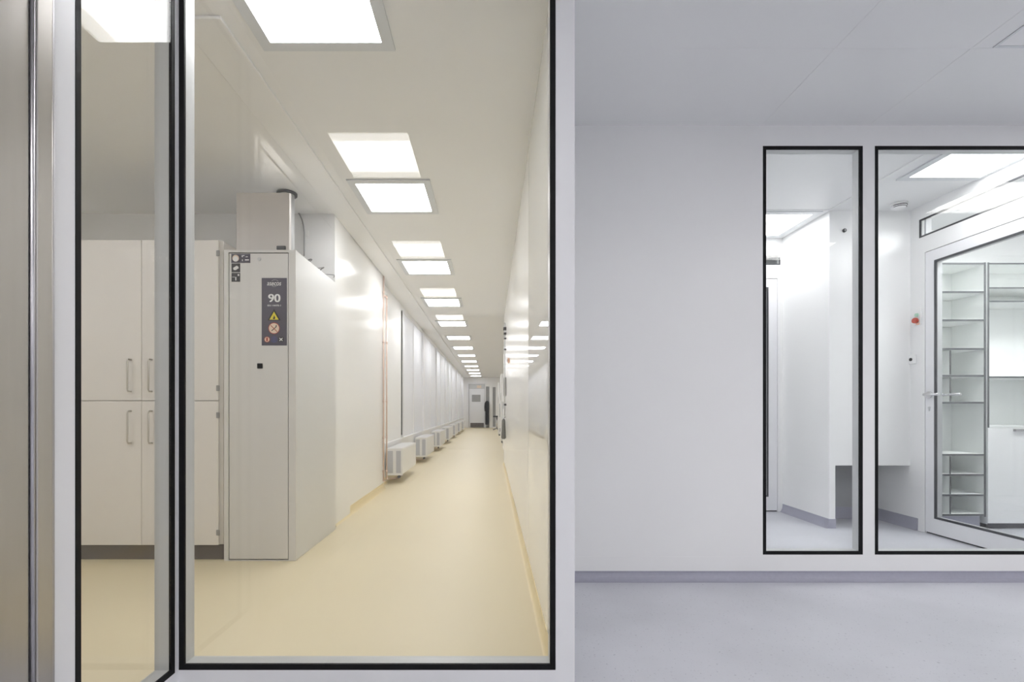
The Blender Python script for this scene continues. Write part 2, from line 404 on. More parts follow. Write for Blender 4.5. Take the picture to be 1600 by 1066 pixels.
# ------------------------------------------------------------------ tall cupboard in the niche
CY = 3.045
t = thing('tall_cupboard', (-2.2, 3.35, 0), 'tall cream cupboard with four doors and a dark plinth', 'cupboard')
X0, X1, XM = -2.70, -1.694, -2.2
box('body', 'cream', X0, X1, CY + .021, CY + .60, .10, 2.025, t, .002)
box('plinth', 'plinth', X0 + .01, X1 - .002, CY + .035, CY + .58, 0.001, .099, t)
for nm, z0, z1 in (('upper', 1.013, 2.024), ('lower', .101, 1.009)):
    for side in (-1, 1):
        xa, xb = (X0 + .001, XM - .0015) if side < 0 else (XM + .0015, X1 - .022)
        dr = box('door', 'cream', xa, xb, CY, CY + .0195, z0, z1, t, .0015)
        hx = XM + side * .066
        hz = 1.07 if nm == 'upper' else .745
        MB().tube([(hx, CY - .0008, hz), (hx, CY - .024, hz), (hx, CY - .031, hz + .010), (hx, CY - .031, hz + .19), (hx, CY - .024, hz + .20), (hx, CY - .0008, hz + .20)], .0055, 10).obj('handle', 'handle', dr)
        if side > 0:
            for zz in ((1.94, 1.09) if nm == 'upper' else (.92, .18)):
                MB().box(X1 - .034, X1 - .012, CY - .004, CY - .0006, zz - .018, zz + .018, .002).box(X1 - .021, X1 - .012, CY - .009, CY - .004, zz - .018, zz + .018, .002).obj('hinge', 'grey', dr)

# ------------------------------------------------------------------ grey safety cabinet
K = CY / F
wx = lambda px: (px - VX) * K
wz = lambda py: E + (VY - py) * K
t = thing('safety_cabinet', (-1.455, 3.45, 0), 'narrow grey fireproof safety cabinet with a dark warning panel on its door', 'cabinet')
SX0, SX1 = -1.68, -1.228
ST = 1.962
m = MB(); m.box(SX0, SX1 - .0015, CY + .025, 3.835, .001, ST, .002)
m.obj('body', 'safety_side', t)
m = MB(); m.box(SX0, wx(357), CY, CY + .0245, .001, ST); m.box(wx(451), SX1, CY, CY + .0245, .001, ST); m.box(wx(357), wx(451), CY, CY + .0245, wz(394.5), ST); m.box(wx(357), wx(451), CY, CY + .0245, .001, .006)
m.obj('front_frame', 'safety', t)
box('door_gap', 'seam', wx(357), wx(451), CY + .018, CY + .0245, .0065, wz(394.5), t)
dr = box('door', 'safety', wx(358.2), wx(449.8), CY + .001, CY + .0175, .012, wz(396), t, .002)
MB().disc((wx(405), CY - .001, wz(405)), (0, 1, 0), .011, .004).obj('lock', 'lgrey', dr)
box('latch', 'black', wx(402), wx(410.5), CY - .0035, CY + .0006, wz(576), wz(568), dr, .001)

def text_obj(s, x, z, yy, h, m, parent, name='lettering', width=None, shear=0., bold=0.):
    c = bpy.data.curves.new('txt', 'FONT'); c.body = s; c.size = 1; c.align_x = 'CENTER'; c.align_y = 'CENTER'; c.extrude = .0; c.shear = shear; c.offset = bold
    tmp = bpy.data.objects.new('txt', c); COL.objects.link(tmp)
    dg = bpy.context.evaluated_depsgraph_get(); dg.update()
    me = bpy.data.meshes.new_from_object(tmp.evaluated_get(dg)); bpy.data.objects.remove(tmp)
    xs = [v.co.x for v in me.vertices]; ys_ = [v.co.y for v in me.vertices]
    sy = h / (max(ys_) - min(ys_)); sx = sy if width is None else width / (max(xs) - min(xs))
    ox, oy = (max(xs) + min(xs)) / 2, (max(ys_) + min(ys_)) / 2
    bm = bmesh.new(); bm.from_mesh(me)
    for v in bm.verts: v.co = Vector((x + (v.co.x - ox) * sx, yy, z + (v.co.y - oy) * sy))
    ext = bmesh.ops.extrude_face_region(bm, geom=bm.faces[:])
    bmesh.ops.translate(bm, vec=(0, -.0006, 0), verts=[g for g in ext['geom'] if isinstance(g, bmesh.types.BMVert)])
    bpy.data.meshes.remove(me)
    mb = MB(); mb.bm.free(); mb.bm = bm
    return mb.obj(name, m, parent)

DY = CY + .0008           # door face
def ptile(px0, px1, py0, py1, m, name, parent, y0=DY - .0018, y1=DY + .0001):
    return box(name, m, wx(px0), wx(px1), y0, y1, wz(py1), wz(py0), parent)
def pdisc(px, py, rpx, m, name, parent, yy, th=.0008):
    return MB().disc((wx(px), yy, wz(py)), (0, 1, 0), rpx * K, th).obj(name, m, parent)
def parc(px, py, rx, ry, a0, a1, w, m, name, parent, yy, n=24):
    """flat curved band"""
    mb = MB(); pts = []
    for i in range(n + 1):
        a = math.radians(a0 + (a1 - a0) * i / n); pts.append((wx(px + rx * math.cos(a)), yy, wz(py - ry * math.sin(a))))
    return mb.tube(pts, w * K / 2, 6).obj(name, m, parent)

# warning panel
sp = ptile(409, 448.3, 434.5, 540, 'sign', 'warning_panel', t)
sp['label'] = 'dark slate warning panel with symbols'
Y1 = DY - .0019
text_obj('asecos', wx(428.5), wz(443.8), Y1, .020, 'sign_white', sp, 'maker_lettering', 22 * K, .2)
parc(428.5, 443.5, 5.2, 4.6, 200, 340, .3, 'sign_white', 'logo_arc', sp, Y1); parc(429.5, 441.5, 5.5, 4.2, 20, 150, .3, 'sign_white', 'logo_arc', sp, Y1)
for i, dx in enumerate((0, -.55, .55)):
    n_ = text_obj('90', wx(428.8 + dx), wz(466), Y1 - .00012 * i, 12.5 * K, 'sign_white', None, 'number_lettering', 18 * K)
    if i == 0: num = n_
    else:
        bm_ = bmesh.new(); bm_.from_mesh(num.data); bm_.from_mesh(n_.data); bm_.to_mesh(num.data); bm_.free()
        bpy.data.objects.remove(n_)
num.parent = sp; num.matrix_parent_inverse = world_of(sp).inverted()
text_obj('EN 14470-1', wx(428.6), wz(477.6), Y1, 2.6 * K, 'sign_white', sp, 'standard_lettering', 20.5 * K, 0, 0)
def ptri(cx, cyy, s, m, name, d):
    poly = [(wx(cx), wz(cyy - s * .98)), (wx(cx - s), wz(cyy + s * .78)), (wx(cx + s), wz(cyy + s * .78))]
    return MB().prism(poly, FY, d, d - .0006).obj(name, m, sp)
ptri(428.4, 492.8, 10.2, 'sign_black', 'triangle_border', Y1)
ptri(428.4, 494.2, 7.2, 'sign_yellow', 'warning_triangle', Y1 - .0007)
fl = [(0, -4.6), (1.2, -2.2), (2.6, -.2), (2.4, 2.2), (1.4, 3.6), (-1.4, 3.6), (-2.5, 2.2), (-2.2, .2), (-1.1, 1.2), (-.6, -1.4)]
MB().prism([(wx(428.4 + a * .7), wz(496.2 + b * .75)) for a, b in fl], FY, Y1 - .0014, Y1 - .002).obj('flame_symbol', 'sign_black', sp)
pdisc(428.4, 513.2, 9, 'sign_red', 'prohibition_ring', sp, Y1 - .0004); pdisc(428.4, 513.2, 7.9, 'sign_tan', 'prohibition_disc', sp, Y1 - .0011)
MB().prism([(wx(423.2 + a), wz(508.6 + b)) for a, b in ((0, -.7), (.8, 0), (10.6, 9.6), (9.8, 10.4), (0, .7))], FY, Y1 - .0016, Y1 - .0021).obj('prohibition_bar', 'sign_red', sp)
MB().prism([(wx(a), wz(b)) for a, b in ((424.2, 516.8), (431.6, 510.4), (432.4, 511.3), (425.0, 517.7))], FY, Y1 - .0016, Y1 - .002).obj('match_symbol', 'sign_black', sp)
MB().prism([(wx(431.8 + a * .4), wz(509.2 + b * .45)) for a, b in fl], FY, Y1 - .0016, Y1 - .002).obj('flame_symbol', 'sign_black', sp)
pdisc(417.5, 530.6, 4.6, 'sign_red', 'prohibition_ring', sp, Y1 - .0004); pdisc(417.5, 530.6, 3.7, 'sign_tan', 'prohibition_disc', sp, Y1 - .0011)
ptile(416.2, 418.9, 527.8, 533.4, 'sign_red', 'figure_symbol', sp, Y1 - .0021, Y1 - .0016)
pdisc(428.4, 530.6, 4.6, 'sign_blue', 'mandatory_ring', sp, Y1 - .0004); pdisc(428.4, 530.6, 4.0, 'sign', 'mandatory_disc', sp, Y1 - .0011)
for zz in (528.8, 530.6, 532.4): ptile(426.4, 430.4, zz - .35, zz + .35, 'sign_blue', 'text_line', sp, Y1 - .0021, Y1 - .0016)
ptile(435.4, 443.2, 526.8, 534.4, 'sign_black', 'symbol_tile', sp, Y1 - .0006, Y1)
for s in (-1, 1):
    MB().prism([(wx(439.3 + a), wz(530.6 + s * b)) for a, b in ((-3, -2), (-1.8, -2.6), (3, 2), (1.8, 2.6))], FY, Y1 - .0007 - .0003 * s, Y1 - .0012 - .0003 * s).obj('cross_symbol', 'sign_white', sp)
# small stickers at the door corner
s1 = ptile(361.5, 375.5, 397, 410.8, 'sign', 'sticker', t); pdisc(368.4, 403.8, 5.2, 'sign_tan', 'round_symbol', s1, Y1 - .0004)
MB().disc((wx(368.4), Y1 - .0011, wz(404.8)), (0, 1, 0), 4.2 * K, .0005, 16).obj('round_symbol_face', 'sign_white', s1)
s2 = ptile(375.9, 391, 397, 410.8, 'sign', 'sticker', t)
for (a, b, c, e) in ((378, 379.4, 399, 402), (380, 382, 399, 400.2), (384, 387.5, 401, 401.9), (383, 389, 405.5, 407.2), (378.4, 379.4, 405.5, 408.3)): ptile(a, b, c, e, 'sign_white', 'text_line', s2, Y1 - .0006, Y1)
s3 = ptile(361.8, 375.2, 411.8, 425.4, 'dark_grey', 'sticker', t)
MB().prism([(wx(368.8 + a), wz(419 + b)) for a, b in ((-4, -.5), (-1, -2.2), (1, -3.6), (3.6, -2.4), (4.2, .6), (1.6, 1.8), (0, 3.2), (-3, 3.2), (-4.4, 1.4))], FY, Y1, Y1 - .0006).obj('hand_symbol', 'sign_white', s3)
s4 = ptile(361.8, 375.2, 426.6, 440.4, 'dark_grey', 'sticker', t)
ptile(367.8, 369.4, 433, 438.4, 'sign_white', 'arrow_symbol', s4, Y1 - .0006, Y1); ptile(371.6, 374, 428.4, 431.4, 'sign_white', 'arrow_symbol', s4, Y1 - .0006, Y1); ptile(362.8, 367.2, 432.8, 433.4, 'sign_white', 'text_line', s4, Y1 - .0006, Y1)

# extract box and duct on top of the safety cabinet
t = thing('extract_duct', (-1.51, 3.45, ST), 'grey sheet metal duct cover with round extract duct standing on the safety cabinet', 'extract duct')
BY = 3.20; kb = BY / F
bx = lambda px: (px - VX) * kb
box('cover_panel', 'galv', bx(369), bx(452.5), BY, BY + .03, ST + .0015, E + (VY - 301) * kb, t, .003)
MB().box(bx(433), bx(447), BY - .012, BY - .0006, ST + .05, ST + .075, .003).obj('cable_gland', 'dark_grey', t)
MB().tube([(-1.50, 3.56, ST + .05), (-1.50, 3.56, HC - .003)], .052, 28).obj('duct', 'lgrey', t)
box('duct_spigot', 'galv', -1.56, -1.44, 3.50, 3.62, ST + .0015, ST + .10, t, .003)
MB().tube([(-1.50, 3.56, HC - .016), (-1.50, 3.56, HC - .0015)], .072, 32).obj('ceiling_collar', 'dark_grey', t)

# cable from a wall clip down to the cabinet
cyy = NY - .012; kc = cyy / F
cxp = lambda px: (px - VX) * kc
czp = lambda py: E + (VY - py) * kc
t = thing('supply_cable', (cxp(470), cyy, czp(330)), 'thin grey cable looping from a wall clip beside the extract duct', 'cable')
pts = []
for (a, b) in ((465.5, 331), (468.5, 336), (472, 344), (474.5, 354), (475.4, 366), (475.4, 384), (475.2, 400)): pts.append((cxp(a), cyy, czp(b)))
MB().tube(pts, .0055, 8).obj('cable', 'grey', t)
box('wall_clip', 'lgrey', cxp(463), cxp(468.5), cyy - .012, NY - .0015, czp(329), czp(321), t, .002)
MB().disc((cxp(466), cyy - .004, czp(330.5)), (0, 1, 0), .012, .012, 16).obj('plug', 'dark_grey', t)
box('socket_plate', 'white', cxp(477), cxp(481.5), NY - .009, NY - .0015, czp(369), czp(360), t, .002)
# loose curled cables on the cabinet top edge
pts = []
for i in range(70):
    a = i / 69
    pts.append((SX1 - .05 + .035 * math.sin(a * 15) + .035 * a, 3.30 + .48 * a + .03 * math.cos(a * 15), ST + .0095 + .028 * abs(math.sin(a * 9))))
tag(MB().tube(pts, .004, 6).obj('curled_cable', 'grey', None), 'curled loose grey cable lying on top of the safety cabinet', 'cable')

# ------------------------------------------------------------------ copper pipes
kp = 5.72
t = thing('copper_pipe', (-1.262, kp, 0), 'vertical copper heating pipe at the end of the glossy corridor wall', 'pipe')
for i, xx in enumerate((-1.266, -1.236)):
    yy = kp + .03 * i
    MB().tube([(xx, yy, .11 if i == 0 else .13), (xx, yy, HC - .02 if i == 0 else 2.3)], .009, 12).obj('pipe_run', 'copper', t)
    MB().tube([(xx, yy, .11 if i == 0 else .13), (xx + .002, yy + .03, .10 if i == 0 else .12), (xx - .0, yy + .075, .10 if i == 0 else .12)], .009, 12).obj('pipe_elbow', 'copper', t)
MB().tube([(-1.266, kp, 2.285), (-1.25, kp + .015, 2.30), (-1.236, kp + .03, 2.30)], .011, 12).obj('pipe_joint', 'copper', t)
for zz in (2.34, 1.75, 1.05, .62, .22):
    MB().disc((-1.266, kp, zz), (0, 0, 1), .013, .022, 14).obj('clamp', 'copper', t)
    MB().disc((-1.236, kp + .03, min(zz, 2.28)), (0, 0, 1), .013, .022, 14).obj('clamp', 'copper', t)
    box('clamp_bracket', 'lgrey', -1.2785, -1.275, kp - .006, kp + .006, zz - .006, zz + .006, t)

# ------------------------------------------------------------------ radiators
def radiator(y0, label):
    t = thing('radiator', (-1.24, y0, .10), label, 'radiator', 'radiators under the corridor windows')
    xa, xb, L, z0, z1 = -1.335, -1.13, 1.12, .105, .45
    for (a, b) in ((xa, xa + .085), (xb - .085, xb)):
        MB().box(a, b, y0 + .0125, y0 + L - .004, z0 + .012, z1 - .006, .006).obj('heating_panel', 'radiator', t)
    box('end_cover', 'radiator', xa, xb, y0 + .0036, y0 + .0122, z0, z1, t, .003)
    m = MB()
    for i in range(12): m.box(xa + .004, xb - .004, y0 + .02 + i * (L - .04) / 12, y0 + .02 + i * (L - .04) / 12 + .06, z1 - .0055, z1 + .003)
    m.obj('top_grille', 'radiator', t)
    for (a, b) in ((xa + .012, xa + .082), (xb - .082, xb - .022)):
        m = MB(); m.box(a, b, y0 - .001, y0 + .0035, z0 + .03, z1 - .03)
        m.obj('end_grille', 'grille', t)
    MB().tube([(xb - .05, y0 + .06, z0 + .011), (xb - .05, y0 + .06, .062), (xb - .12, y0 + .06, .055), (-1.325, y0 + .06, .055)], .009, 8).obj('valve_pipe', 'copper', t)
    MB().disc((xb - .05, y0 + .03, .085), (0, 1, 0), .018, .05, 14).obj('valve', 'dark_grey', t)
    for yy in (y0 + .2, y0 + L - .2):
        MB().box(-1.3585, xa - .0005, yy - .02, yy + .02, z0 + .05, z1 - .03).obj('wall_bracket', 'lgrey', t)
    return t
r0 = radiator(6.2, 'low white radiator under the windows, first one after the copper pipe')
for k in range(1, 7):
    r = copy_tree(r0, (-1.24, 6.2 + 2.35 * k, .10)); r['label'] = 'low white radiator under the windows, %s one after the copper pipe' % ORD[k]

# ------------------------------------------------------------------ things on the glossy corridor wall
t = thing('wall_mounted_call_point', (.22, 5.86, 1.5), 'small orange call point on the white corridor wall', 'call point')
box('housing', 'orange', RX0 - .022, RX0 - .0005, 5.835, 5.885, 1.515, 1.575, t, .005)
box('button', 'dark_grey', RX0 - .0265, RX0 - .0224, 5.848, 5.872, 1.53, 1.56, t, .002)
t = thing('wall_conduit', (.205, 7.0, 1), 'thin grey conduit with clips running down the corridor wall above the hanging bag', 'conduit')
MB().tube([(.206, 7.0, .86), (.206, 7.0, 2.2)], .008, 10).obj('conduit_tube', 'lgrey', t)
for zz, s in ((2.12, .022), (2.05, .016), (1.98, .012), (1.82, .012), (1.02, .014)):
    MB().box(.206 - s, RX0 - .0005, 7.0 - s, 7.0 + s, zz - s, zz + s, .003).obj('clip', 'dark_grey', t)
box('wall_box', 'grey', .19, RX0 - .0005, 7.05, 7.12, 1.15, 1.42, t, .004)
m = MB(); b = m.bm
rings = []
for (zz, rx, ry) in ((.815, .012, .02), (.79, .024, .05), (.72, .026, .07), (.62, .030, .085), (.54, .034, .095), (.525, .02, .07)):
    ring = [b.verts.new((.190 + rx * math.cos(2 * PI * k / 16) * (1 + .1 * math.sin(5 * k)), 7.0 + ry * math.sin(2 * PI * k / 16), zz)) for k in range(16)]
    rings.append(ring)
for A, Bq in zip(rings, rings[1:]):
    for k in range(16): b.faces.new((A[k], A[(k + 1) % 16], Bq[(k + 1) % 16], Bq[k])).smooth = True
b.faces.new(rings[0][::-1]); b.faces.new(rings[-1])
t = thing('hanging_bag', (.19, 7, .53), 'small grey cloth bag hanging low on the corridor wall under the conduit', 'bag')
m.obj('bag_body', 'cloth_grey', t)
MB().tube([(.19, 7.0, .81), (.20, 7.0, .835), (.222, 7.0, .845)], .005, 8).obj('strap', 'dark_grey', t)

# ------------------------------------------------------------------ end of the corridor
ke = END / F
ex = lambda px: (px - VX) * ke
ez = lambda py: E + (VY - py) * ke
m = MB(); plate_with_holes(m, -1.45, 1.45, 0, HC, [(ex(732.5), ex(757.5), 0, ez(600)), (ex(759.3), ex(764.6), 0, ez(604)), (ex(769.8), ex(774.5), .05, ez(605))], END, END + .10, FY)
struct(m.obj('wall_end', 'white'), 'white end wall of the corridor around the grey door', 'wall')
m = MB(); m.box(-1.45, 1.45, END + 1.4, END + 1.45, 0, HC); m.box(-1.45, -1.40, END + .1, END + 1.4, 0, HC); m.box(1.4, 1.45, END + .1, END + 1.4, 0, HC)
struct(m.obj('wall_end_room', 'grey'))
d = sempty('door_2', (ex(745), END, 0), 'grey door with a small window and dark kick plate at the corridor end', 'door')
box('leaf', 'far_door', ex(733), ex(757), END + .02, END + .06, .012, ez(607.5), d, .004)
box('vision_panel', 'grey', ex(737.3), ex(750.8), END + .012, END + .0195, ez(628), ez(617), d)
box('kick_plate', 'plinth', ex(735), ex(756), END + .012, END + .0195, .02, ez(661), d)
box('handle', 'sign_white', ex(741), ex(747), END + .005, END + .0195, ez(633.2), ez(632.2), d)
box('transom', 'lgrey', ex(733), ex(757), END + .02, END + .06, ez(607.2), ez(600.2), d)
box('transom_sign', 'sign_tan', ex(745), ex(752), END + .012, END + .0195, ez(606.6), ez(602.4), d)
mm = MB(); mm.box(ex(729.5), ex(732.5), END - .03, END - .001, .001, ez(597.5)); mm.box(ex(757.5), ex(759.2), END - .03, END - .001, .001, ez(597.5)); mm.box(ex(732.5), ex(757.5), END - .03, END - .001, ez(600), ez(597.5))
mm.obj('door_frame', 'frame_white', d)
# dark glazed strips beside it
w = sempty('window_20', (ex(772), END, .05), 'dark glazed strip in the end wall beside the white post', 'window')
box('pane', 'grey', ex(769.8), ex(774.5), END + .04, END + .05, .05, ez(605), w)
w = sempty('window_21', (ex(762), END, .0), 'dark glazed strip between the grey door and white post', 'window')
box('pane', 'grey', ex(759.4), ex(764.5), END + .04, END + .05, .001, ez(604.2), w)
# black coat hanging in the open dark strip
m = MB(); b = m.bm; rings = []
cxx = ex(761.0)
for (zz, rx, ry) in ((ez(626.5), .02, .03), (ez(628), .085, .06), (ez(631), .112, .07), (ez(640), .112, .07), (ez(644), .085, .07), (ez(654), .09, .08), (ez(663.5), .085, .08)):
    rings.append([b.verts.new((cxx + rx * math.cos(2 * PI * k / 14), END - .15 + ry * math.sin(2 * PI * k / 14), zz)) for k in range(14)])
for A, Bq in zip(rings, rings[1:]):
    for k in range(14): b.faces.new((A[k], A[(k + 1) % 14], Bq[(k + 1) % 14], Bq[k])).smooth = True
b.faces.new(rings[0][::-1]); b.faces.new(rings[-1])
t = thing('hanging_coat', (cxx, END - .15, .3), 'black coat hanging beside the grey door at the corridor end', 'coat')
m.obj('coat_body', 'cloth_black', t)
for s in (-1, 1): MB().tube([(cxx - .01 + s * .07, END - .17, ez(630)), (cxx - .015 + s * .085, END - .19, ez(636)), (cxx - .015 + s * .08, END - .20, ez(642.5))], [.04, .04, .03], 10).obj('sleeve', 'cloth_black', t)
MB().tube([(cxx, END - .15, ez(626.5)), (cxx, END - .10, ez(625)), (cxx, END - .002, ez(624.8))], .008, 8).obj('hook', 'chrome', t)
# lab equipment in the recess past the glossy wall
def instrument(x0, x1, y0, y1, h, label):
    t = thing('instrument_cabinet', ((x0 + x1) / 2, (y0 + y1) / 2, 0), label, 'instrument cabinet', 'white instrument cabinets')
    box('housing', 'white', x0, x1, y0, y1, .06, h, t, .01)
    box('base', 'dark_grey', x0 + .02, x1 - .02, y0 + .02, y1 - .02, .001, .0595, t)
    box('display', 'grey', x0 - .006, x0 - .0005, y0 + .1, y0 + .35, h * .62, h * .72, t)
    box('front_panel', 'lgrey', x0 + .03, x1 - .05, y0 - .006, y0 - .0005, h * .35, h * .6, t, .002)
    box('vent', 'dark_grey', x0 + .05, x1 - .08, y0 - .006, y0 - .0005, .15, .27, t)
    return t
instrument(.28, .80, 10.4, 11.2, 1.55, 'tall white instrument cabinet just past the end of the corridor wall')
instrument(.29, .95, 13.5, 14.5, 1.95, 'taller white instrument cabinet standing behind the one at the wall end')
instrument(.275, 1.05, 17.2, 18.2, 1.9, 'white instrument cabinet closest to the corridor end wall')
t = thing('lab_stool', (.30, 21.5, 0), 'small black stool near the corridor end', 'stool')
MB().disc((.28, 21.5, .62), (0, 0, 1), .17, .06, 20).obj('seat', 'cloth_black', t)
MB().tube([(.28, 21.5, .09), (.28, 21.5, .588)], .025, 10).obj('column', 'chrome', t)
for k in range(5):
    a = 2 * PI * k / 5
    MB().tube([(.28, 21.5, .09), (.28 + .2 * math.cos(a), 21.5 + .2 * math.sin(a), .03)], .018, 8).obj('leg', 'dark_grey', t)

# ------------------------------------------------------------------ white room behind the two windows
WX = 2.72; FYp = 3.88; DX0, DX1 = 3.37, 3.43; BW = 4.5
struct(box('wall_shaft', 'white', WX, WX + .048, FYp, BW, 0, HC), 'bright white wall beside the far door of the white room', 'wall')
m = MB(); m.box(WX + .048, DX0, FYp, FYp + .045, .505, HC)
struct(m.obj('wall_shaft_front', 'white'), 'white wall panel with a low open recess beneath it', 'wall')
M['shaft_shade_grey'] = mat('shaft_shade_grey', (.34, .345, .355, 1), .4, noise=.05, nscale=4)  # grey lining, darkened in colour for the shade inside the recess
struct(box('wall_recess_back', 'shaft_shade_grey', WX + .048, DX0, 4.24, 4.29, 0, HC))
DY0, DY1 = 2.80, 3.75
m = MB()
m.fbox(B1, DY0, 0, HC, DX0, DX1, FX); m.fbox(DY0, DY1, 2.175, 2.30, DX0, DX1, FX); m.fbox(DY0, 3.80, 2.445, HC, DX0, DX1, FX)
m.fbox(DY1, 3.80, 0, 2.30, DX0, DX1, FX); m.fbox(3.80, 4.29, 0, HC, DX0, DX1, FX)
struct(m.obj('wall_door_side', 'white'), 'white wall holding the glazed door and its transom pane', 'wall')
m = MB()
m.box(RX1, 1.70, BW, BW + .06, 0, HC); m.box(1.70, 1.75, BW, BW + .06, 0, 2.30); m.box(1.75, 2.675, BW, BW + .06, 2.175, 2.30); m.box(2.675, 2.70, BW, BW + .06, 0, 2.30)
m.box(1.70, 2.70, BW, BW + .06, 2.39, HC); m.box(2.70, WX + .048, BW, BW + .06, 0, HC)
struct(m.obj('wall_room_back', 'white'), 'white back wall of the white room around its far door', 'wall')
m = MB(); m.box(RX1, 3.0, 5.3, 5.35, 0, HC); m.box(2.95, 3.0, BW + .06, 5.3, 0, HC); m.box(RX1, RX1 + .04, B1, 5.3, 0, HC)
struct(m.obj('wall_far_room', 'white'))
m = MB(); m.box(DX1, 5.3, 4.30, 4.35, 0, HC); m.box(5.25, 5.3, B1, 4.30, 0, HC)
struct(m.obj('wall_store', 'white'), 'white wall behind the open shelves', 'wall')
m = MB(); m.box(5.25, 5.3, -8, B0, 0, HC); m.box(LX1, 5.3, -8.05, -8, 0, HC)
struct(m.obj('wall_lobby', 'white'))
# skirtings
struct(cove('y', WX, -1, FYp - .003, BW, .03, .075).obj('baseboard_shaft', 'blue_cove'), 'grey coved skirting below the bright wall of the white room', 'baseboard')
struct(box('baseboard_post', 'blue_cove', WX - .004, WX + .05, FYp - .004, FYp - .0003, .0005, .075))
struct(cove('y', DX0, -1, 3.81, 4.24, .02, .095).obj('baseboard_door_side', 'blue_cove'), 'blue-grey skirting inside the low recess beside the glazed door', 'baseboard')
struct(cove('x', 4.24, -1, WX + .05, DX0 - .02, .02, .10).obj('baseboard_recess', 'blue_cove'), 'blue-grey skirting at the back of the low recess', 'baseboard')
struct(cove('x', BW, -1, RX1 + .04, 1.69, .03, .075).obj('baseboard_room', 'blue_cove'))

# glazed door in the side wall
d = sempty('door_3', (DX0, 3.27, 0), 'white door with a large glass pane and lever handle, transom above', 'door')
GZ0, GZ1, GY0, GY1 = .125, 2.09, 2.885, 3.672
m = MB(); xl0, xl1 = DX0 + .002, DX0 + .052
m.box(xl0, xl1, DY0 + .004, GY0, .012, 2.170); m.box(xl0, xl1, GY1, DY1 - .004, .012, 2.170); m.box(xl0, xl1, GY0, GY1, .012, GZ0); m.box(xl0, xl1, GY0, GY1, GZ1, 2.170)
m.obj('leaf', 'frame_white', d)
MB().ring(GY0 + .0003, GY1 - .0003, GZ0 + .0003, GZ1 - .0003, .016, xl0 - .002, xl0 + .008, FX).obj('glass_gasket', 'dark_gasket', d)
MB().ring(GY0 + .0003, GY1 - .0003, GZ0 + .0003, GZ1 - .0003, .012, xl0 + .0085, xl1 - .001, FX).obj('glass_bead', 'lgrey', d)
MB().fbox(GY0 + .016, GY1 - .016, GZ0 + .016, GZ1 - .016, xl0, xl0 + .006, FX).obj('glass_pane', 'glass_door', d)
MB().fbox(GY0 + .016, GY1 - .016, GZ0 + .016, GZ1 - .016, xl1 - .008, xl1 - .002, FX).obj('glass_pane', 'glass_door', d)
box('threshold_gap', 'black', DX0 + .012, xl1, DY0 + .004, DY1 - .004, .001, .0115, d)
HY, HZ = 3.712, E + (VY - 617) * 3.712 / F
h = MB().disc((xl0 - .005, HY, HZ), (1, 0, 0), .026, .009, 24).obj('handle_rose', 'chrome', d)
MB().tube([(xl0 - .008, HY, HZ), (xl0 - .045, HY, HZ), (xl0 - .055, HY - .012, HZ), (xl0 - .056, HY - .135, HZ)], .0095, 12).obj('lever', 'chrome', h)
h2 = MB().disc((xl1 + .005, HY, HZ), (1, 0, 0), .026, .009, 24).obj('handle_rose', 'chrome', d)
MB().tube([(xl1 + .008, HY, HZ), (xl1 + .045, HY, HZ), (xl1 + .055, HY - .012, HZ), (xl1 + .056, HY - .135, HZ)], .0095, 12).obj('lever', 'chrome', h2)
MB().disc((xl0 - .003, HY, HZ - .10), (1, 0, 0), .009, .006, 14).box(xl0 - .006, xl0 - .0005, HY - .006, HY + .006, HZ - .125, HZ - .10, .002).obj('key_escutcheon', 'lgrey', d)
# transom pane
TZ0, TZ1, TY0, TY1 = 2.301, 2.444, DY0 + .001, 3.799
MB().ring(TY0, TY1, TZ0, TZ1, .012, DX0 - .001, DX0 + .008, FX).obj('transom_gasket', 'dark_gasket', d)
MB().fbox(TY0 + .012, TY1 - .012, TZ0 + .012, TZ1 - .012, DX0 + .001, DX0 + .007, FX).obj('transom_pane', 'glass_door', d)
MB().fbox(TY0 + .012, TY1 - .012, TZ0 + .012, TZ1 - .012, DX1 - .008, DX1 - .002, FX).obj('transom_pane', 'glass_door', d)
box('transom_mullion', 'lgrey', DX0 + .0085, DX1 - .009, TY1 - .05, TY1 - .035, TZ0 + .001, TZ1 - .001, d)

# far door of the white room
d = sempty('door_4', (2.2, BW, 0), 'white door with a tall narrow glass pane seen through the narrow window', 'door')
m = MB(); fy0, fy1 = BW + .004, BW + .05
m.box(1.754, 1.86, fy0, fy1, .012, 2.17); m.box(2.59, 2.672, fy0, fy1, .012, 2.17); m.box(1.86, 2.59, fy0, fy1, .012, .14); m.box(1.86, 2.59, fy0, fy1, 2.095, 2.17)
m.obj('leaf', 'frame_white', d)
MB().ring(1.8603, 2.5897, .1403, 2.0947, .014, fy0 - .003, fy0 + .006, FY).obj('glass_gasket', 'dark_gasket', d)
MB().fbox(1.875, 2.575, .155, 2.08, fy0, fy0 + .006, FY).obj('glass_pane', 'glass_door', d)
box('threshold_gap', 'black', 1.754, 2.672, BW + .012, fy1, .001, .0115, d)
MB().ring(1.701, 2.699, 2.301, 2.389, .010, BW - .001, BW + .008, FY).obj('transom_gasket', 'dark_gasket', d)
MB().fbox(1.711, 2.689, 2.311, 2.379, BW + .001, BW + .007, FY).obj('transom_pane', 'glass_door', d)

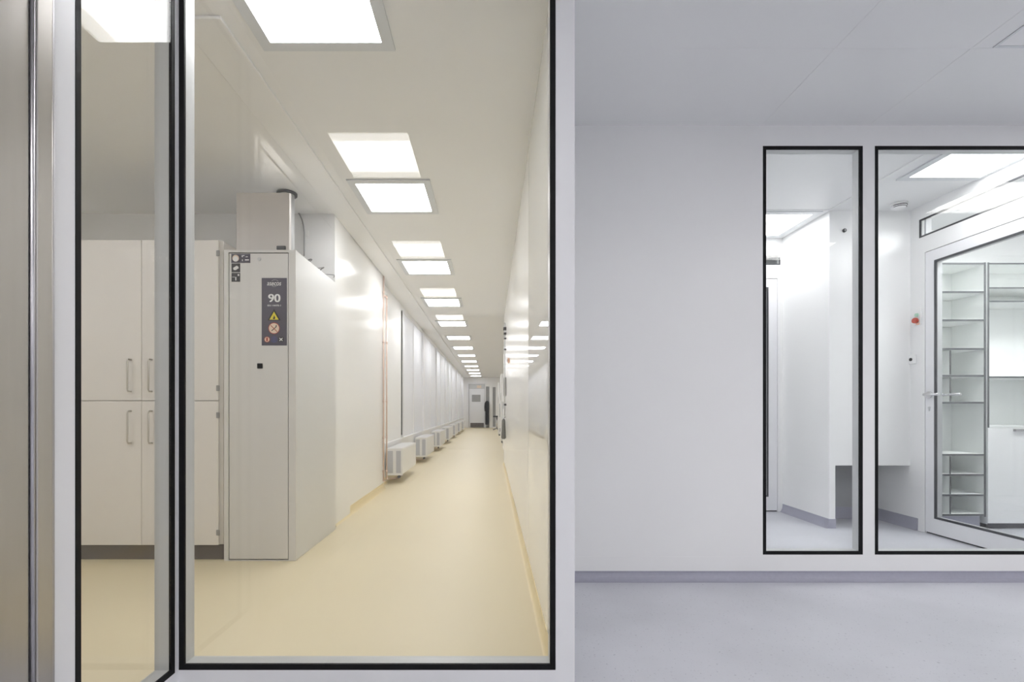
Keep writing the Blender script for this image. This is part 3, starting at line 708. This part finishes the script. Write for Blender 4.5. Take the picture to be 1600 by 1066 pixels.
# smoke detector on the white room ceiling
t = thing('smoke_detector', (3.16, 3.74, HC), 'round white smoke detector on the ceiling beside the transom', 'smoke detector')
MB().disc((3.16, 3.74, HC - .008), (0, 0, 1), .055, .014, 32).obj('base', 'white', t)
m = MB(); m.tube([(3.16, 3.74, HC - .0155), (3.16, 3.74, HC - .030), (3.16, 3.74, HC - .042)], [.050, .048, .034], 32); m.obj('sensor_head', 'white', t)
m = MB()
for zz, rr in ((HC - .020, .0505), (HC - .032, .047)): m.tube([(3.16 + rr * math.cos(a * PI / 18), 3.74 + rr * math.sin(a * PI / 18), zz) for a in range(19, 35)], .0025, 6)
m.obj('sensor_slot', 'dark_grey', t)
# black sensor dot on the shaft panel
t = thing('pressure_port', (2.835, FYp, 2.4), 'small round black port high on the white shaft panel', 'wall port')
zz = E + (VY - 360.5) * FYp / F
MB().disc((2.838, FYp - .006, zz), (0, 1, 0), .015, .010, 20).obj('port', 'dark_grey', t)
MB().disc((2.838, FYp - .0135, zz), (0, 1, 0), .006, .004, 14).obj('nozzle', 'grey', t)
# emergency button and switch next to the door
t = thing('emergency_button', (DX0, 3.80, 1.66), 'red push button with a green lens on the wall beside the glazed door', 'push button')
zz = E + (VY - 501) * 3.80 / F
box('back_plate', 'white', DX0 - .010, DX0 - .0005, 3.775, 3.835, zz - .04, zz + .095, t, .003)
MB().tube([(DX0 - .0105, 3.805, zz), (DX0 - .022, 3.805, zz), (DX0 - .022, 3.805, zz), (DX0 - .038, 3.805, zz)], [.014, .014, .023, .020], 20).obj('red_knob', 'red', t)
MB().disc((DX0 - .016, 3.805, zz + .044), (1, 0, 0), .014, .011, 18).obj('green_lens', 'green', t)
box('orange_tag', 'orange', DX0 - .013, DX0 - .0105, 3.785, 3.815, zz - .034, zz - .018, t)
t = thing('key_switch', (DX0, 3.86, 1.35), 'small white wall switch with a black centre beside the glazed door', 'switch')
zz = E + (VY - 562) * 3.86 / F
box('plate', 'white', DX0 - .012, DX0 - .0005, 3.822, 3.898, zz - .036, zz + .036, t, .003)
MB().disc((DX0 - .0145, 3.86, zz), (1, 0, 0), .013, .004, 20).obj('key_barrel', 'black', t)

# shelving in the store behind the glazed door
SY = 3.85; ks = SY / F
sx = lambda px: (px - VX) * ks
sz = lambda py: E + (VY - py) * ks
EDG = .004
def board(name, x0, x1, z, parent, th=.018, y1=4.12):
    o = box(name, 'shelf_white', x0, x1, SY + .002, y1, z - th / 2, z + th / 2, parent)
    box('edge_band', 'shelf_edge', x0, x1, SY, SY + .0018, z - th * .42, z + th * .42, o)
    return o
def upright(name, x, z0, z1, parent, th=.018, y1=4.12):
    o = box(name, 'shelf_white', x - th / 2, x + th / 2, SY + .002, y1, z0, z1, parent)
    box('edge_band', 'shelf_edge', x - th * .42, x + th * .42, SY - .0004, SY + .0015, z0, z1, o)
    return o
t = thing('shelf_unit', (sx(1503), 4.05, 0), 'tall open white shelf unit with small compartments behind the glazed door', 'shelf unit')
xa, xb = sx(1467.5), sx(1539)
box('back_panel', 'shelf_white', xa - .008, xb + .008, 4.122, 4.135, .10, sz(412) + .01, t)
upright('side_panel', xa - .010, .10, sz(412) + .01, t, .016); upright('side_panel', xb, .10, sz(412) + .01, t)
for py in (412, 456.5, 500.5, 545.5, 587.5, 629.5, 711, 742.5, 774, 805): board('shelf', xa - .001, xb - .0095, sz(py), t)
xd = sx(1484.8)
for (p0, p1) in ((587.5, 545.5), (629.5, 587.5), (742.5, 711), (774, 742.5), (805, 774)): upright('divider', xd, sz(p0) + .0095, sz(p1) - .0095, t, .014)
box('plinth', 'blue_cove', xa, xb - .01, SY + .03, 4.11, .001, .098, t)
t = thing('shelf_cupboard', (sx(1600), 4.05, 0), 'white cupboard with open shelves above a handled lower door', 'cupboard')
xa2, xb2 = xb + .0195, 4.72
box('back_panel', 'shelf_white', xa2, xb2, 4.122, 4.135, .04, sz(412) + .01, t)
upright('side_panel', xa2 + .008, .04, sz(412) + .01, t, .016); upright('side_panel', xb2 - .01, .04, sz(412) + .01, t)
for py in (412, 450, 471, 589.5): board('shelf', xa2 + .0165, xb2 - .0195, sz(py), t, .014)
box('counter_top', 'shelf_white', xa2 + .0165, xb2 - .0195, SY - .002, 4.12, sz(668), sz(668) + .012, t)
box('body', 'shelf_white', xa2 + .0165, xb2 - .0195, SY + .021, 4.12, .06, sz(668) - .001, t)
dr = box('door', 'white', xa2 + .001, xa2 + .34, SY - .004, SY + .020, .048, sz(668) - .003, t, .002)
box('handle', 'grey', sx(1582), sx(1603), SY - .022, SY - .0045, sz(674), sz(670.5), dr, .003)
dr = box('door', 'white', xa2 + .344, xb2 - .001, SY - .004, SY + .020, .048, sz(668) - .003, t, .002)
box('handle', 'grey', xa2 + .43, xa2 + .53, SY - .022, SY - .0045, sz(674), sz(670.5), dr, .003)
box('plinth', 'dark_grey', xa2 + .02, xb2 - .02, SY + .03, 4.11, .001, .039, t)
